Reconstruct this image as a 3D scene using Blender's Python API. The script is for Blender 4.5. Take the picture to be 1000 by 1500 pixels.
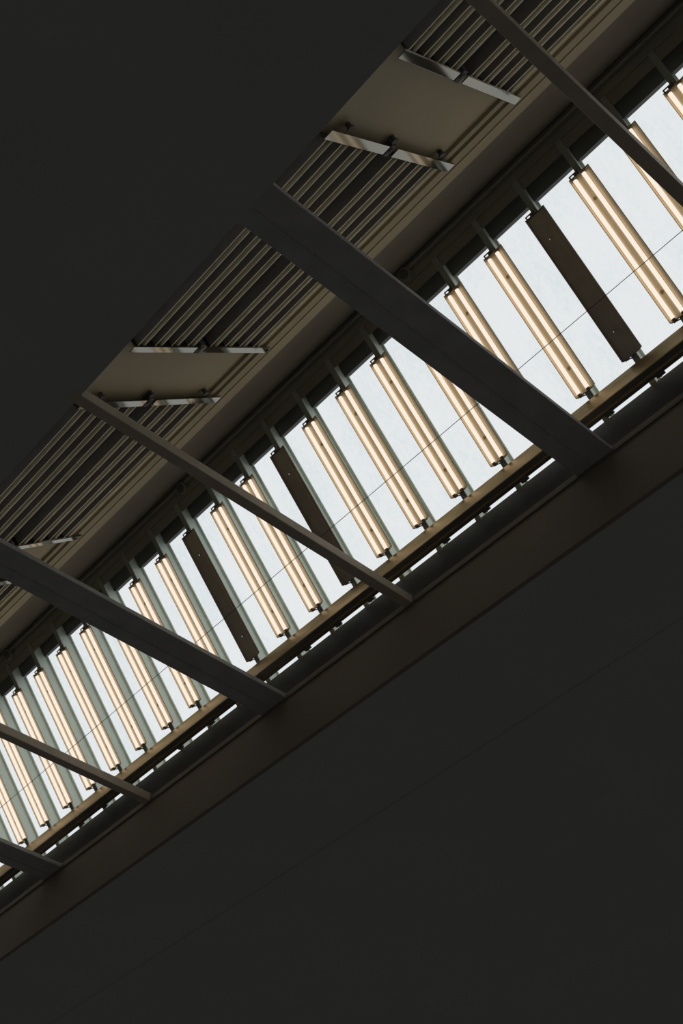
import bpy, bmesh, math, random
from mathutils import Vector, Matrix

for o in list(bpy.data.objects):
    bpy.data.objects.remove(o, do_unlink=True)
SC = bpy.context.scene
COL = SC.collection
rnd = random.Random(7)

# ---------------------------------------------------------------- camera
# X = across the roof, Y = along the roof, Z = up, lens at the origin.
cam_d = bpy.data.cameras.new('camera')
cam = bpy.data.objects.new('camera', cam_d)
COL.objects.link(cam)
R = Matrix(((0.752788583, -0.488030355, -0.441741692),
            (-0.658262260, -0.557720588, -0.505607103),
            (0.000383178, 0.671397139, -0.741097656)))
cam.matrix_world = R.to_4x4()
cam_d.sensor_fit = 'VERTICAL'
cam_d.sensor_height = 36.0
cam_d.sensor_width = 24.0
cam_d.lens = 1776.67 * 36.0 / 1500.0
cam_d.clip_start = 0.05
cam_d.clip_end = 500
SC.camera = cam

# ---------------------------------------------------------------- light
SKY = 0.86        # overcast sky over the glazing
HALL = 0.028      # dim light coming up from the hall below
W = bpy.data.worlds.new('world')
SC.world = W
W.use_nodes = True
nt = W.node_tree
nt.nodes.clear()
wo = nt.nodes.new('ShaderNodeOutputWorld')
bg = nt.nodes.new('ShaderNodeBackground')
tc = nt.nodes.new('ShaderNodeTexCoord')
sep = nt.nodes.new('ShaderNodeSeparateXYZ')
rmp = nt.nodes.new('ShaderNodeValToRGB')
rmp.color_ramp.elements[0].position = 0.08
rmp.color_ramp.elements[0].color = (HALL, HALL * .99, HALL * .95, 1)
rmp.color_ramp.elements[1].position = 0.16
rmp.color_ramp.elements[1].color = (SKY * .955, SKY * .985, SKY * 1.0, 1)
nt.links.new(tc.outputs['Generated'], sep.inputs[0])
nt.links.new(sep.outputs['Z'], rmp.inputs[0])
nt.links.new(rmp.outputs[0], bg.inputs[0])
nt.links.new(bg.outputs[0], wo.inputs[0])
TUBE = 1.10       # emission of the fluorescent tubes

SC.view_settings.view_transform = 'Standard'
SC.view_settings.look = 'None'
SC.view_settings.exposure = 0.0
SC.view_settings.gamma = 1.0
SC.view_settings.use_curve_mapping = False
SC.cycles.use_denoising = True
SC.cycles.max_bounces = 8
SC.cycles.transparent_max_bounces = 16

# ---------------------------------------------------------------- materials
def mat(name, col, rough=.6, metal=0., var=.12, scale=6., spec=.4, stretch=None, bump=0.):
    m = bpy.data.materials.new(name)
    m.use_nodes = True
    n = m.node_tree
    b = n.nodes['Principled BSDF']
    b.inputs['Roughness'].default_value = rough
    b.inputs['Metallic'].default_value = metal
    b.inputs['Specular IOR Level'].default_value = spec
    t = n.nodes.new('ShaderNodeTexCoord')
    mp = n.nodes.new('ShaderNodeMapping')
    if stretch:
        mp.inputs['Scale'].default_value = stretch
    ns = n.nodes.new('ShaderNodeTexNoise')
    ns.inputs['Scale'].default_value = scale
    ns.inputs['Detail'].default_value = 5
    r = n.nodes.new('ShaderNodeValToRGB')
    r.color_ramp.elements[0].position = .3
    r.color_ramp.elements[1].position = .7
    r.color_ramp.elements[0].color = tuple(c * (1 - var) for c in col) + (1,)
    r.color_ramp.elements[1].color = tuple(min(1, c * (1 + var)) for c in col) + (1,)
    n.links.new(t.outputs['Object'], mp.inputs[0])
    n.links.new(mp.outputs[0], ns.inputs['Vector'])
    n.links.new(ns.outputs['Fac'], r.inputs[0])
    n.links.new(r.outputs[0], b.inputs['Base Color'])
    if bump:
        bp = n.nodes.new('ShaderNodeBump')
        bp.inputs['Strength'].default_value = bump
        bp.inputs['Distance'].default_value = .004
        n.links.new(ns.outputs['Fac'], bp.inputs['Height'])
        n.links.new(bp.outputs[0], b.inputs['Normal'])
    return m

M = {}
M['dark_steel'] = mat('dark_painted_steel', (.52, .515, .50), .55)
M['slab'] = mat('dark_slab', (.54, .54, .53), .8, var=.03, scale=1.5)
M['girder'] = mat('brown_grey_girder_paint', (.27, .225, .185), .7, var=.06, scale=2)
M['tube_steel'] = mat('tie_tube_paint', (.62, .54, .42), .5, var=.1)
M['deck'] = mat('warm_grey_ceiling_board', (.50, .42, .27), .6, var=.05, scale=2.5)
M['ridge'] = mat('ridge_soffit_shade', (.20, .17, .13), .7, var=.06, scale=2.5)  # base colour lowered to stand in for weaker lamp light here
M['flash'] = mat('ridge_flashing', (.30, .28, .22), .6, var=.06, scale=4)
M['slat'] = mat('baffle_slat_paint', (.22, .18, .125), .6, var=.1)
M['void'] = mat('black_void_lining', (.34, .33, .32), .9, var=.1)
M['edge'] = mat('baffle_edge_metal', (.95, .86, .62), .45, var=.08)
M['endtrim'] = mat('polished_end_trim', (.20, .19, .155), .09, metal=.9, var=.06, scale=3)
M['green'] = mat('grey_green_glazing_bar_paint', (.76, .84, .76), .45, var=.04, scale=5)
M['flange'] = mat('bar_paint_shaded_copy', (.34, .36, .31), .5, var=.05)  # same bar paint, darkened to put the flange's shade into the colour
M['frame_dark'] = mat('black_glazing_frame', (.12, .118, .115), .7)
M['rail'] = mat('bronze_rail_metal', (.68, .51, .28), .26, metal=.55, var=.35, scale=2.2, stretch=(1, .35, 4))
M['lipmetal'] = mat('dark_rail_metal', (.20, .18, .15), .5)
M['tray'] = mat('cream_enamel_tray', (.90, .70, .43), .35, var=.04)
M['tray_off'] = mat('unlit_enamel_tray', (.58, .50, .40), .4, var=.10, scale=9)  # tray enamel toned down, the missing lamp light put into the colour
M['holder'] = mat('lamp_holder_plastic', (.20, .17, .12), .6)
M['screw'] = mat('brass_screw', (.52, .37, .17), .5)
M['cap'] = mat('tube_end_cap', (.60, .46, .27), .5)
M['bracket'] = mat('galvanised_bracket', (.30, .33, .31), .45, metal=.3)
M['wire'] = mat('black_wire', (.03, .03, .03), .6)

def emis(name, col, st):
    m = bpy.data.materials.new(name)
    m.use_nodes = True
    n = m.node_tree
    n.nodes.clear()
    o = n.nodes.new('ShaderNodeOutputMaterial')
    e = n.nodes.new('ShaderNodeEmission')
    e.inputs[0].default_value = (*col, 1)
    e.inputs[1].default_value = st
    n.links.new(e.outputs[0], o.inputs[0])
    return m
M['tube_lit'] = emis('lit_fluorescent_tube', (.87, .78, .67), TUBE)

def glassmat():
    m = bpy.data.materials.new('dusty_skylight_glass')
    m.use_nodes = True
    n = m.node_tree
    n.nodes.clear()
    o = n.nodes.new('ShaderNodeOutputMaterial')
    tr = n.nodes.new('ShaderNodeBsdfTransparent')
    gl = n.nodes.new('ShaderNodeBsdfGlossy')
    gl.inputs['Roughness'].default_value = .05
    mx = n.nodes.new('ShaderNodeMixShader')
    mx.inputs[0].default_value = .03
    t = n.nodes.new('ShaderNodeTexCoord')
    mp = n.nodes.new('ShaderNodeMapping')
    mp.inputs['Scale'].default_value = (1.2, 2.2, 1.2)
    n1 = n.nodes.new('ShaderNodeTexNoise')
    n1.inputs['Scale'].default_value = 1.3
    n1.inputs['Detail'].default_value = 2
    n2 = n.nodes.new('ShaderNodeTexNoise')
    n2.inputs['Scale'].default_value = 16
    n2.inputs['Detail'].default_value = 8
    n2.inputs['Roughness'].default_value = .7
    mu = n.nodes.new('ShaderNodeMath')
    mu.operation = 'MULTIPLY'
    r = n.nodes.new('ShaderNodeValToRGB')
    r.color_ramp.elements[0].position = .20
    r.color_ramp.elements[0].color = (.985, .985, .985, 1)
    r.color_ramp.elements[1].position = .40
    r.color_ramp.elements[1].color = (.88, .925, .935, 1)
    n.links.new(t.outputs['Object'], mp.inputs[0])
    n.links.new(mp.outputs[0], n1.inputs['Vector'])
    n.links.new(mp.outputs[0], n2.inputs['Vector'])
    n.links.new(n1.outputs['Fac'], mu.inputs[0])
    n.links.new(n2.outputs['Fac'], mu.inputs[1])
    n.links.new(mu.outputs[0], r.inputs[0])
    n.links.new(r.outputs[0], tr.inputs[0])
    n.links.new(tr.outputs[0], mx.inputs[1])
    n.links.new(gl.outputs[0], mx.inputs[2])
    n.links.new(mx.outputs[0], o.inputs[0])
    return m
M['glass'] = glassmat()

# ---------------------------------------------------------------- helpers
def obj(name, bm, m, parent=None, smooth=False, bevel=0.):
    me = bpy.data.meshes.new(name)
    bmesh.ops.recalc_face_normals(bm, faces=bm.faces)
    if smooth:
        for f in bm.faces:
            f.smooth = True
    bm.to_mesh(me)
    bm.free()
    me.materials.append(M[m])
    o = bpy.data.objects.new(name, me)
    COL.objects.link(o)
    if parent:
        o.parent = parent
    if bevel:
        b = o.modifiers.new('bevel', 'BEVEL')
        b.width = bevel
        b.segments = 2
        b.limit_method = 'ANGLE'
    return o

def thing(name, label, cat, loc, group=None):
    o = bpy.data.objects.new(name, None)
    o.empty_display_size = .1
    COL.objects.link(o)
    o.location = loc
    return tag(o, label, cat, group)

def tag(o, label, cat, group=None):
    o['label'] = label
    o['category'] = cat
    if group:
        o['group'] = group
    return o

def struct(o):
    o['kind'] = 'structure'
    return o

def box(bm, O, a, b, c, ra, rb, rc):
    """box with corner ranges ra, rb, rc along the axes a, b, c from O"""
    O, a, b, c = map(Vector, (O, a, b, c))
    v = [bm.verts.new(O + a * x + b * y + c * z) for x in ra for y in rb for z in rc]
    for f in ((0, 1, 3, 2), (4, 6, 7, 5), (0, 4, 5, 1), (2, 3, 7, 6), (0, 2, 6, 4), (1, 5, 7, 3)):
        bm.faces.new([v[i] for i in f])

def prism(bm, O, a, b, c, prof, rc, closed=True):
    """profile in the (a, b) plane extruded along c"""
    O, a, b, c = map(Vector, (O, a, b, c))
    A = [bm.verts.new(O + a * p[0] + b * p[1] + c * rc[0]) for p in prof]
    B = [bm.verts.new(O + a * p[0] + b * p[1] + c * rc[1]) for p in prof]
    n = len(prof)
    for i in range(n if closed else n - 1):
        j = (i + 1) % n
        bm.faces.new((A[i], A[j], B[j], B[i]))
    if closed:
        bm.faces.new(A)
        bm.faces.new(list(reversed(B)))

def sheet(line, th):
    """thicken an open polyline into a closed profile"""
    L = [Vector(p) for p in line]
    out = []
    for i, p in enumerate(L):
        d = (L[min(i + 1, len(L) - 1)] - L[max(i - 1, 0)]).normalized()
        out.append(p + Vector((-d.y, d.x)) * th)
    return [tuple(p) for p in L] + [tuple(p) for p in reversed(out)]

def tube(bm, pts, r, seg=10, caps=True):
    rings = []
    P = [Vector(p) for p in pts]
    for i, p in enumerate(P):
        d = (P[min(i + 1, len(P) - 1)] - P[max(i - 1, 0)]).normalized()
        u = d.orthogonal().normalized() if i == 0 else (rings_u - d * rings_u.dot(d)).normalized()
        rings_u = u
        w = d.cross(u)
        rings.append([bm.verts.new(p + (u * math.cos(2 * math.pi * k / seg) + w * math.sin(2 * math.pi * k / seg)) * r) for k in range(seg)])
    for i in range(len(rings) - 1):
        for k in range(seg):
            q = (k + 1) % seg
            bm.faces.new((rings[i][k], rings[i][q], rings[i + 1][q], rings[i + 1][k]))
    if caps:
        bm.faces.new(rings[0])
        bm.faces.new(list(reversed(rings[-1])))

def BM():
    return bmesh.new()

X, Y, Z = Vector((1, 0, 0)), Vector((0, 1, 0)), Vector((0, 0, 1))
# glazing slope: foot point E2, up-slope direction m, room-side normal n
am = math.radians(180 - 50.7)
m_ = Vector((math.cos(am), 0, math.sin(am)))
n_ = Vector((-math.sin(am), 0, math.cos(am)))
E2 = Vector((4.536, 0, 6.0))
# closed slope: ridge point A, direction e up to the ridge, room-side normal q
ad = math.radians(43.4)
e_ = Vector((math.cos(ad), 0, math.sin(ad)))
q_ = Vector((math.sin(ad), 0, -math.cos(ad)))
A = Vector((3.318, 0, 7.491))
d_ = -e_                       # down the closed slope
Y0, Y1 = -3.0, 19.0

def ray_pt(phi, x=None, z=None):
    t = math.tan(math.radians(phi))
    return Vector((x, 0, x * t)) if x is not None else Vector((z / t, 0, z))

# ================================================================ setting
ZT = 5.70                      # underside of the ties
XL = ray_pt(73.85, z=ZT).x
# dark slab left of the roof light
bm = BM(); box(bm, (0, 0, 0), X, Y, Z, (-9, XL - .30), (Y0, Y1), (ZT, ZT + .35))
struct(obj('ceiling', bm, 'slab'))
bm = BM(); box(bm, (0, 0, 0), X, Y, Z, (XL - .30, XL), (Y0, Y1), (ZT, 6.02))
struct(obj('wall_left', bm, 'slab'))
# right girder: vertical face lit by the lamps, below the glazing
XR = ray_pt(52.9, z=ZT).x
ZB = ray_pt(50.3, x=XR).z
bm = BM(); box(bm, (0, 0, 0), X, Y, Z, (XR, XR + .03), (Y0, Y1), (ZB, ZT + .055))
struct(obj('wall_right', bm, 'girder', bevel=.006))
# soffit right of the girder, and the slightly lower slab beyond it
X2 = ray_pt(44.43, z=ZB).x
bm = BM(); box(bm, (0, 0, 0), X, Y, Z, (XR + .03, X2), (Y0, Y1), (ZB + .003, ZB + .25))
struct(obj('ceiling', bm, 'slab'))
bm = BM(); box(bm, (0, 0, 0), X, Y, Z, (X2, 14), (Y0, Y1), (ZB - .002, ZB + .25))
struct(obj('ceiling', bm, 'slab'))
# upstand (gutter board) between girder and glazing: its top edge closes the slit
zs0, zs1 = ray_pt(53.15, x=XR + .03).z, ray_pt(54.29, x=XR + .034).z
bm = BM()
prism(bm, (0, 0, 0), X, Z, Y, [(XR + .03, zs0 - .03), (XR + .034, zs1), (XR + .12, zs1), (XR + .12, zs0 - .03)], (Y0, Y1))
struct(obj('trim_1', bm, 'frame_dark'))  # dark colour stands in for shade on this upright face
# small ledge strip on top of the girder
zl = ray_pt(53.12, x=XR - .012).z
bm = BM()
box(bm, (0, 0, 0), X, Y, Z, (XR - .012, XR + .03), (Y0, Y1), (zl - .042, zl - .012))
struct(obj('trim_2', bm, 'lipmetal', bevel=.004))
bm = BM()
box(bm, (0, 0, 0), X, Y, Z, (XR + .006, XR + .028), (Y0, Y1), (zl - .006, zl + .012))
struct(obj('trim_3', bm, 'deck', bevel=.003))
# gable ends closing the roof
for nm, yy in (('wall_front', Y0), ('wall_far', Y1)):
    bm = BM(); box(bm, (0, 0, 0), X, Y, Z, (-9, 14), (yy - .1, yy), (ZT - .6, 8.2))
    struct(obj(nm, bm, 'slab'))

# closed slope: roof deck above everything, boards showing between the slatted units
DO = -.045
bm = BM(); box(bm, A, d_, q_, Y, (.56, 2.6), (-.15, -.10), (Y0, Y1))
struct(obj('ceiling', bm, 'void'))
PER = 2.365
for n in range(-2, 6):
    ya, yb = 3.93 + PER * (n - 1) + .004, 2.19 + PER * n - .004
    if n == 2:
        yb = 6.916
    if n >= 4:
        ya, yb = (3.93 + PER * 3 + .004, Y1) if n == 4 else (0, 0)
    if yb - ya < .1 or yb < Y0 or ya < Y0:
        continue
    bm = BM(); box(bm, A, d_, q_, Y, (.56, 2.6), (DO - .05, DO), (ya, yb))
    struct(obj('ceiling', bm, 'deck'))
# grooved rail along the top of the closed slope
bm = BM()
prof = [(.586, 0), (.70, 0), (.705, -.010), (.712, -.010), (.72, 0), (.785, -.008), (.79, -.03), (.808, -.03), (.812, -.018), (.85, -.024),
        (.855, -.044), (.870, -.044), (.874, DO), (.874, -.09), (.586, -.09)]
prism(bm, A, d_, q_, Y, prof, (Y0, Y1))
struct(obj('trim_4', bm, 'deck'))
# plain ridge soffit
bm = BM(); box(bm, A, d_, q_, Y, (-.02, .586), (-.06, -.004), (Y0, Y1))
struct(obj('trim_5', bm, 'ridge'))
# ridge flashing above the glass with conduit-like grooves
bm = BM()
prism(bm, E2, m_, n_, Y, [(1.714, .128), (1.786, .128), (1.789, .122), (1.796, .122), (1.799, .128), (1.852, .128), (1.856, .118), (1.868, .118), (1.872, .128),
                          (1.935, .128), (1.96, .04), (1.765, .04)], (Y0, Y1))
struct(obj('trim_6', bm, 'flash'))
# black head frame of the glazing
bm = BM(); box(bm, E2, m_, n_, Y, (1.652, 1.95), (-.02, .03), (Y0, Y1))
struct(obj('trim_7', bm, 'frame_dark'))
# roof covering over the foot of the glazing
bm = BM(); box(bm, E2, m_, n_, Y, (-.12, .02), (-.03, .02), (Y0, Y1))
struct(obj('trim_8', bm, 'frame_dark'))

# ================================================================ rail in front of the glazing foot
rt = ray_pt(55.6, x=4.209)
w_ = .116
rb = Vector((4.209, 0, ray_pt(55.06, x=4.209).z))
xr2 = ray_pt(54.50, z=rb.z).x
bm = BM()
prism(bm, (0, 0, 0), X, Z, Y, [(4.209, rb.z), (4.209, rt.z), (4.235, rt.z + .004), (4.235, rb.z + .012), (xr2, rb.z + .012), (xr2, rb.z)], (Y0, Y1))
rail = obj('longitudinal_rail', bm, 'rail', bevel=.004)
tag(rail, 'long bronze-brown metal rail crossing the glazing bars below the strip lights', 'rail')
bm = BM()
box(bm, (0, 0, 0), X, Y, Z, (4.2095, xr2), (Y0, Y1), (rb.z - .006, rb.z))
obj('underside_plate', bm, 'lipmetal', rail)
bm = BM()
box(bm, (0, 0, 0), X, Y, Z, (4.209 + .042, 4.209 + .056), (Y0, Y1), (rb.z - .016, rb.z - .006))
obj('drip_lip', bm, 'rail', rail)

# ================================================================ glazing bars and panes
P = .375
K0, K1 = -5, 20
def lampY(k):
    return 2.433 + P * k
ordn = ['', 'first', 'second', 'third', 'fourth', 'fifth', 'sixth', 'seventh', 'eighth', 'ninth', 'tenth', 'eleventh']
def which(k):
    if k <= -5: return 'just outside the upper right edge'
    if k == -4: return 'cut off by the upper right edge'
    if k == -3: return 'crossed by the slim upper right tube'
    if k == -2: return 'immediately right of the rightmost unlit one'
    if k == -1: return 'rightmost of the three dark ones'
    if k == 0: return 'immediately left of the rightmost unlit one'
    if k == 1: return 'on the upper side of the big central beam'
    if k == 2: return 'showing on the lower side of the big central beam'
    if k == 3: return 'third to the right of the middle unlit one'
    if k == 4: return 'second to the right of the middle unlit one'
    if k == 5: return 'immediately right of the middle unlit one'
    if k == 6: return 'middle of the three dark ones'
    if k == 7: return 'immediately left of the middle unlit one'
    if k == 8: return 'immediately right of the leftmost unlit one'
    if k == 9: return 'leftmost of the three dark ones'
    if k == 10: return 'immediately left of the leftmost unlit one'
    return ordn[k - 9] + ' to the left of the leftmost unlit one' if k <= 20 else ''

random.seed(3)
def make_bar(k):
    o = thing('glazing_bar', 'glazing bar behind the strip light ' + which(k), 'glazing bar', E2 + Y * lampY(k), 'steel glazing bars of the skylight')
    r = (0, 0, 0)
    bm = BM(); box(bm, r, m_, Y, n_, (.118, 1.800), (-.004, .004), (.010, .134)); obj('web', bm, 'green', o)
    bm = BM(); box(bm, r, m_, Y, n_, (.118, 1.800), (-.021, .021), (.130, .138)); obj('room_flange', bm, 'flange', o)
    bm = BM(); box(bm, r, m_, Y, n_, (.0, 1.66), (-.021, .021), (.002, .012)); obj('glass_flange', bm, 'green', o)
    return o

def make_pane(k):
    bm = BM()
    y0 = lampY(k) + .004
    y1 = lampY(k + 1) - .004
    O = E2
    c = [(.0, y0), (1.66, y0), (1.66, y1), (.0, y1)]
    v = [bm.verts.new(O + m_ * s + Y * y + n_ * .0005) for s, y in c]
    bm.faces.new(v)
    g = obj('window_%d' % (k - K0 + 1), bm, 'glass')
    struct(g)

for k in range(K0, K1 + 1):
    make_bar(k)
for k in range(K0 - 1, K1 + 2):
    make_pane(k)
for k in (K0 - 1, K1 + 1):      # closing boards past the seen part
    pass

# ================================================================ strip lights
S0, S1 = .375, 1.525
ON = lambda k: k not in (-1, 6, 9)
TO = .143                        # tray base offset from the glass
def plate_with_holes(bm, vs, ss, holes, o0, th):
    """flat plate over the grid vs x ss, leaving out the cells listed in holes"""
    for i in range(len(vs) - 1):
        for j in range(len(ss) - 1):
            if (i, j) in holes:
                continue
            box(bm, (0, 0, 0), Y, m_, n_, (vs[i], vs[i + 1]), (ss[j], ss[j + 1]), (o0, o0 + th))

def make_lamp(lit):
    o = bpy.data.objects.new('strip_light', None)
    o.empty_display_size = .1
    COL.objects.link(o)
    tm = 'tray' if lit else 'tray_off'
    th = .0015
    hv0, hv1 = .012, .021
    vs = [-.035, -.005, .006, hv0, hv1, .030, .054, .071]
    a, b = .57, 1.325
    ss = [S0, a - .0045, a + .0045, b - .0045, b + .0045, S1]
    holes = [(3, 1), (3, 3)]
    bm = BM()
    plate_with_holes(bm, vs, ss, holes, TO, th)
    for nn in (1,):
        # far wall, lip, near sloped wall, near lip
        prism(bm, (0, 0, 0), Y, n_, m_, sheet([(.071, TO), (.0765, TO + .026), (.0785, TO + .026)], .0014), (S0, S1))
        prism(bm, (0, 0, 0), Y, n_, m_, sheet([(-.0785, TO + .022), (-.077, TO + .025), (-.035, TO)], .0014), (S0, S1))
    obj('reflector_tray', bm, tm, o)
    # slotted fixing tongue at the top end
    bm = BM()
    vv = [-.006, .040, .064, .074]
    s2 = [S1, S1 + .010, S1 + .021, S1 + .030]
    plate_with_holes(bm, vv, s2, [(1, 1)], TO, th)
    box(bm, (0, 0, 0), Y, m_, n_, (-.006, .0), (S1, S1 + .028), (TO, TO + .020))
    obj('fixing_tongue', bm, 'holder', o)
    # end plates
    for s in (S0, S1):
        bm = BM()
        prism(bm, (0, 0, 0), Y, n_, m_, [(.071, TO), (.0765, TO + .024), (.060, TO + .012), (-.020, TO + .010), (-.070, TO + .020), (-.035, TO)], (s - .0015, s + .0015))
        obj('end_plate', bm, 'holder', o)
    # arm from lower end to the glazing bar
    bm = BM()
    arc = []
    for i in range(9):
        t = i / 8
        arc.append(m_ * (S0 - .004 - .055 * t ** 2) + Y * (.062 - .066 * (1 - (1 - t) ** 2.2)) + n_ * (TO + .003))
    tube(bm, arc, .0045, 8)
    obj('support_arm', bm, 'bracket', o)
    bm = BM()
    tube(bm, [Y * -.0365 + n_ * (TO + .0025) + m_ * (S0 + .002), Y * -.0365 + n_ * (TO + .0025) + m_ * (S1 - .002)], .0028, 8)
    obj('fold_highlight', bm, 'tray', o)  # bead added to imitate a highlight along the tray's fold
    # screws beside the holes
    for s in (a, b):
        bm = BM()
        if lit:
            c = Y * ((hv0 + hv1) / 2 - .004) + m_ * s + n_ * (TO + th)
            N = 16
            rings = []
            for (rr, hh) in ((.0130, 0), (.0130, .004), (.0092, .004), (.0090, .0012), (.0, .0012)):
                if rr == 0:
                    ctr = bm.verts.new(c + n_ * hh)
                    for i in range(N):
                        bm.faces.new((rings[-1][i], rings[-1][(i + 1) % N], ctr))
                else:
                    rings.append([bm.verts.new(c + (Y * math.cos(2 * math.pi * i / N) + m_ * math.sin(2 * math.pi * i / N)) * rr + n_ * hh) for i in range(N)])
                    if len(rings) > 1:
                        for i in range(N):
                            bm.faces.new((rings[-2][i], rings[-2][(i + 1) % N], rings[-1][(i + 1) % N], rings[-1][i]))
            obj('screw', bm, 'screw', o)
        else:
            box(bm, (0, 0, 0), Y, m_, n_, (hv0 - .016, hv0 - .009), (s - .004, s + .004), (TO + th, TO + th + .003))
            obj('screw', bm, 'holder', o)
    if lit:
        for v in (.047, -.023):
            bm = BM()
            c = Y * v + n_ * (TO + .0180)
            tube(bm, [c + m_ * (S0 + .014), c + m_ * (S1 - .024)], .0140, 24)
            t_ = obj('fluorescent_tube', bm, 'tube_lit', o, smooth=False)
            for s0, s1 in ((S0 + .005, S0 + .0135), (S1 - .0235, S1 - .006)):
                bm = BM()
                tube(bm, [c + m_ * s0, c + m_ * s1], .0138, 16)
                obj('tube_cap', bm, 'cap', t_)
            for s0 in (S0 + .0015, S1 - .006):
                bm = BM()
                box(bm, (0, 0, 0), Y, m_, n_, (v - .010, v + .010), (s0, s0 + .004), (TO + .001, TO + .028))
                obj('lamp_holder', bm, 'holder', o)
    return o

def copy_tree(o, parent=None):
    c = o.copy()
    COL.objects.link(c)
    if parent:
        c.parent = parent
    for ch in list(o.children):
        copy_tree(ch, c)
    return c

protos = {}
for k in range(K0, K1 + 1):
    lit = ON(k)
    if lit not in protos:
        l = protos[lit] = make_lamp(lit)
    else:
        l = copy_tree(protos[lit])
    l.location = E2 + Y * lampY(k)
    l['label'] = ('lit strip light ' if lit else 'unlit dark strip light with empty tray, ') + which(k)
    l['category'] = 'strip light'
    l['group'] = 'fluorescent strip lights under the skylight glass'

# ================================================================ stay wire
bm = BM()
wp = ray_pt(58.90, x=3.8987)
tube(bm, [Vector((3.8987, Y0, ray_pt(59.0, x=3.8987).z)), Vector((3.8987, 2.0, ray_pt(58.95, x=3.8987).z)), Vector((3.8987, 8.0, ray_pt(58.84, x=3.8987).z)), Vector((3.8987, Y1, ray_pt(58.8, x=3.8987).z))], .0022, 8)
tag(obj('stay_wire', bm, 'wire'), 'thin black wire stretched lengthwise in front of all the strip lights', 'wire')

# ================================================================ clamps on the rail, showing in the slit
CLAMP_TXT = {}
def make_clamp():
    o = bpy.data.objects.new('rail_clamp', None)
    COL.objects.link(o)
    bm = BM()
    box(bm, (0, 0, 0), X, Y, Z, (xr2 - .03, xr2 + .012), (-.030, .030), (rb.z - .018, rb.z - .004))
    obj('clamp_plate', bm, 'lipmetal', o)
    bm = BM()
    tube(bm, [Vector((xr2 + .004, 0, rb.z - .026)), Vector((xr2 + .004, 0, rb.z + .02))], .008, 8)
    obj('bolt', bm, 'bracket', o)
    return o
cl = make_clamp()
ties_y = [1.13, 2.71, 4.27, 5.83, 7.35, 8.88]
cy = [1.55, 1.98, 2.38, 3.10, 3.45, 3.83, 4.60, 4.95, 5.30, 6.10, 6.48, 6.90, 7.62, 8.00, 8.36]
for i, y in enumerate(cy):
    c = cl if i == 0 else copy_tree(cl)
    c.location = (0, y, 0)
    c['label'] = 'dark clamp under the rail, ' + (ordn[i + 1] if i < 11 else ['twelfth', 'thirteenth', 'fourteenth', 'fifteenth'][i - 11]) + ' from the right'
    c['category'] = 'clamp'
    c['group'] = 'clamps under the long rail'

# ================================================================ ties
def big_tie(yf, label):
    w, h = .285, .038
    o = thing('tie_beam', label, 'beam', (XL, yf - w, ZT), 'wide flat tie beams')
    L = XR - XL
    bm = BM()
    box(bm, (0, 0, 0), X, Y, Z, (0, L), (0, w), (0, h))
    obj('beam_body', bm, 'dark_steel', o, bevel=.004)
    bm = BM()
    box(bm, (0, 0, 0), X, Y, Z, (.02, L - .02), (w * .60, w * .64), (-.006, 0))
    obj('weld_strip', bm, 'dark_steel', o)
    for x0 in (.0, L - .012):
        bm = BM()
        box(bm, (0, 0, 0), X, Y, Z, (x0, x0 + .012), (-.002, w + .002), (-.002, h + .003))
        obj('end_plate', bm, 'dark_steel', o)
    return o
def slim_tie(yf, label):
    w, h = .075, .070
    o = thing('tie_tube', label, 'beam', (XL - .06, yf - w, ZT), 'slim square tie tubes')
    L = XR - XL + .06
    bm = BM()
    box(bm, (0, 0, 0), X, Y, Z, (0, L), (0, w), (-.004, h))
    obj('tube_body', bm, 'tube_steel', o, bevel=.005)
    bm = BM()
    box(bm, (0, 0, 0), X, Y, Z, (L - .010, L), (-.002, w + .002), (-.006, h + .002))
    obj('end_plate', bm, 'girder', o)
    return o
slim_tie(1.13, 'slim dark square tube crossing the upper right corner of the photo')
big_tie(2.71, 'widest dark flat beam running diagonally across the centre of the photo')
slim_tie(4.27, 'slim brown tube just below the centre, its left end on the dark slab edge')
big_tie(5.83, 'wide dark flat beam entering from the left edge at mid height')
slim_tie(7.35, 'slim brown tube in the lower left, between two wide dark beams')
big_tie(8.88, 'lowest wide dark beam, in the lower left corner of the roof light')

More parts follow.
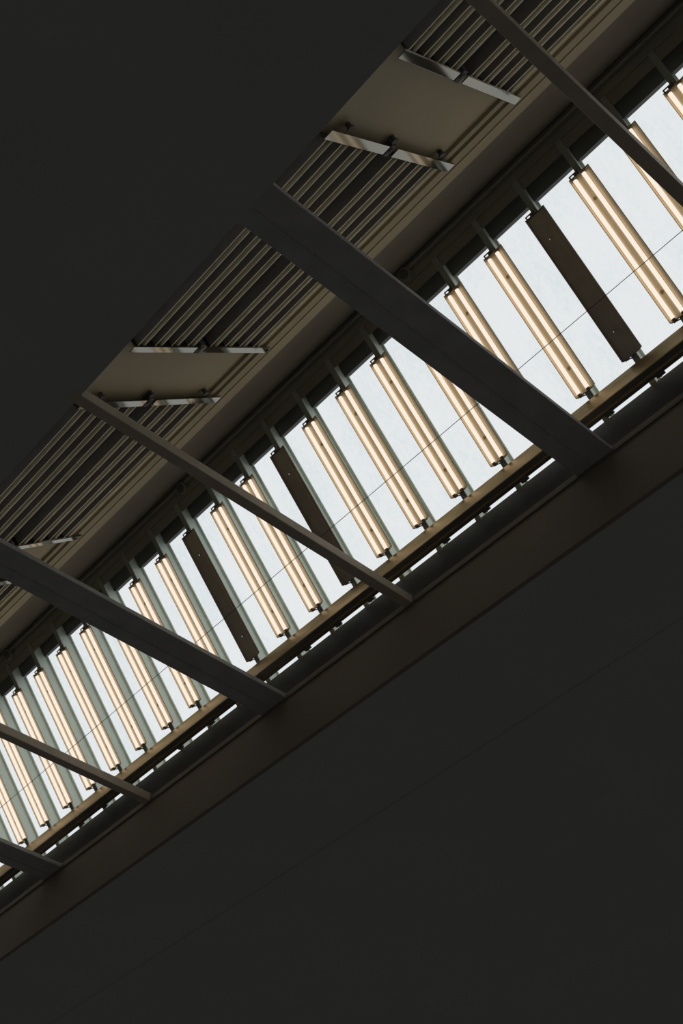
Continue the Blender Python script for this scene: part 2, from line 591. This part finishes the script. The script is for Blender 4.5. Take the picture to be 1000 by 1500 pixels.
# ================================================================ louvred baffle units on the closed slope
def make_baffle(t0, cnt, y0, y1, label, thi):
    """slats of pitch .152 whose wide upper edge starts at t0 (t grows down the slope)"""
    o = thing('baffle_unit', label, 'ceiling baffle', A + d_ * t0 + Y * y0, 'slatted baffle units on the closed roof slope')
    r = (0, 0, 0)
    L = y1 - y0
    hi, lo = -.03, .152 * (cnt - 1) + .105
    bm = BM(); box(bm, r, d_, q_, Y, (hi, lo), (-.088, -.078), (.01, L - .01)); obj('back_tray', bm, 'void', o)
    for i in range(cnt):
        c = .152 * i
        bm = BM()
        prism(bm, r, d_, q_, Y, [(c + .007, -.018), (c + .016, -.022), (c + .020, -.034), (c + .068, -.034), (c + .068, -.05), (c + .007, -.05)], (.0, L))
        s = obj('slat', bm, 'slat', o)
        bm = BM()
        arc = [(c + .013 + .017 * math.cos(a), -.016 + .016 * math.sin(a)) for a in [math.radians(20 * j) for j in range(0, 18)]]
        prism(bm, r, d_, q_, Y, arc, (.0, L))
        obj('rolled_edge', bm, 'edge', s, smooth=True)
        bm = BM(); box(bm, r, d_, q_, Y, (c + .068, c + .071), (-.076, -.004), (.0, L)); obj('side_web', bm, 'void', s)
        bm = BM()
        box(bm, r, d_, q_, Y, (c + .0655, c + .0735), (-.004, .0), (.0, L))
        obj('thin_edge', bm, 'edge', s)
    for yy in ((-.065, .0), (L, L + .055)):
        bm = BM()
        box(bm, r, d_, q_, Y, (thi, lo), (.0015, .0075), yy)
        inner = yy[1] if yy[0] < 0 else yy[0]
        box(bm, r, d_, q_, Y, (hi, lo), (-.075, .0015), (inner - .003, inner + .003))
        obj('end_trim', bm, 'endtrim', o, bevel=.0015)
    return o
PER = 2.365
words_u = {-1: 'at the top edge of the photo, right of the upper ceiling panel', 0: 'between the two full ceiling panels, touching the glass-side rail',
           1: 'behind the slim brown tube, on the glass side of the dark gap', 2: 'at the left edge below the big beam, glass side', 3: 'beyond the left edge, glass side'}
words_l = {-1: 'at the top edge of the photo, against the dark slab', 0: 'between the two full ceiling panels, against the dark slab',
           1: 'at the left edge of the photo, against the dark slab', 2: 'hidden by the left beam, against the dark slab', 3: 'beyond the left edge, slab side'}
for n in range(-1, 4):
    y0, y1 = 2.19 + PER * n, 3.93 + PER * n
    if n == 2: y0 = 6.92
    make_baffle(.865, 4, y0, y1, 'slats ' + words_u[n], -.12)
    if n < 2:
        make_baffle(1.548, 4, y0, y1, 'slats ' + words_l[n], -.03)

# lugs holding the units' near ends
lug = None
lugs = [(n, t) for n in (0, 1) for t in (1.95, 1.49, .93)]
for n, t in lugs:
    if lug is None:
        lug = bpy.data.objects.new('fixing_lug', None); COL.objects.link(lug)
        bm = BM(); tube(bm, [q_ * DO, q_ * (DO + .03)], .016, 12); obj('stem', bm, 'frame_dark', lug)
        bm = BM(); tube(bm, [q_ * (DO + .03), q_ * (DO + .04)], .024, 12); obj('head', bm, 'frame_dark', lug)
        c = lug
    else:
        c = copy_tree(lug)
    c.location = A + d_ * t + Y * (2.19 + PER * n - .095)
    tag(c, 'black lug on the %s ceiling panel, %s' % (('upper', 'lower')[n], {1.95: 'nearest the dark slab', 1.49: 'middle of three', .93: 'nearest the glass'}[t]), 'fixing', 'fixing lugs beside the slatted units')
# dark splice piece in the gap between the two rows
for n in range(-1, 3):
    for yy, nm in ((2.19 + PER * n - .075, 'near'), (3.93 + PER * n - .02, 'far')):
        if n == 2 and nm == 'far':
            continue
        bm = BM()
        box(bm, (0, 0, 0), d_, q_, Y, (-.024, .024), (-.088, .004), (0, .085))
        box(bm, (0, 0, 0), d_, q_, Y, (-.012, .012), (.004, .009), (.02, .05))
        s = obj('splice_plate', bm, 'frame_dark', bevel=.003)
        s.location = A + d_ * 1.477 + Y * yy
        tag(s, 'black splice piece, %s end of the slat rows %s' % ({'near': 'upper right', 'far': 'lower left'}[nm], {-1: 'at the top edge', 0: 'in the middle of the photo', 1: 'at left behind the slim tube', 2: 'below the left beam'}[n]), 'bracket', 'splice pieces between slatted units')

# ================================================================ round junction boxes and conduit on the ridge
for i, y in enumerate((.43, 3.05, 5.67, 8.35)):
    lab = ['round junction box on the ridge beyond the right edge', 'round junction box on the ridge above the big central beam', 'round junction box on the ridge left of the slim brown tube', 'round junction box on the ridge at the left edge of the photo'][i]
    if i == 0:
        continue
    o = thing('junction_box', lab, 'junction box', E2 + m_ * 1.862 + n_ * .128 + Y * y, 'round boxes along the ridge')
    u = n_
    bm = BM()
    tube(bm, [Vector((0, 0, 0)) - u * .02, u * .028], .054, 28)
    obj('box_rim', bm, 'flash', o, bevel=.006)
    bm = BM()
    tube(bm, [u * .028, u * .033], .036, 24)
    obj('cover', bm, 'frame_dark', o)
# conduit along the ridge
bm = BM()
c0 = E2 + m_ * 1.886 + n_ * .138
tube(bm, [c0 + Y * Y0, c0 + Y * Y1], .013, 10)
tag(obj('conduit_pipe', bm, 'flash'), 'thin dull conduit pipe running along the ridge above the glass', 'pipe')
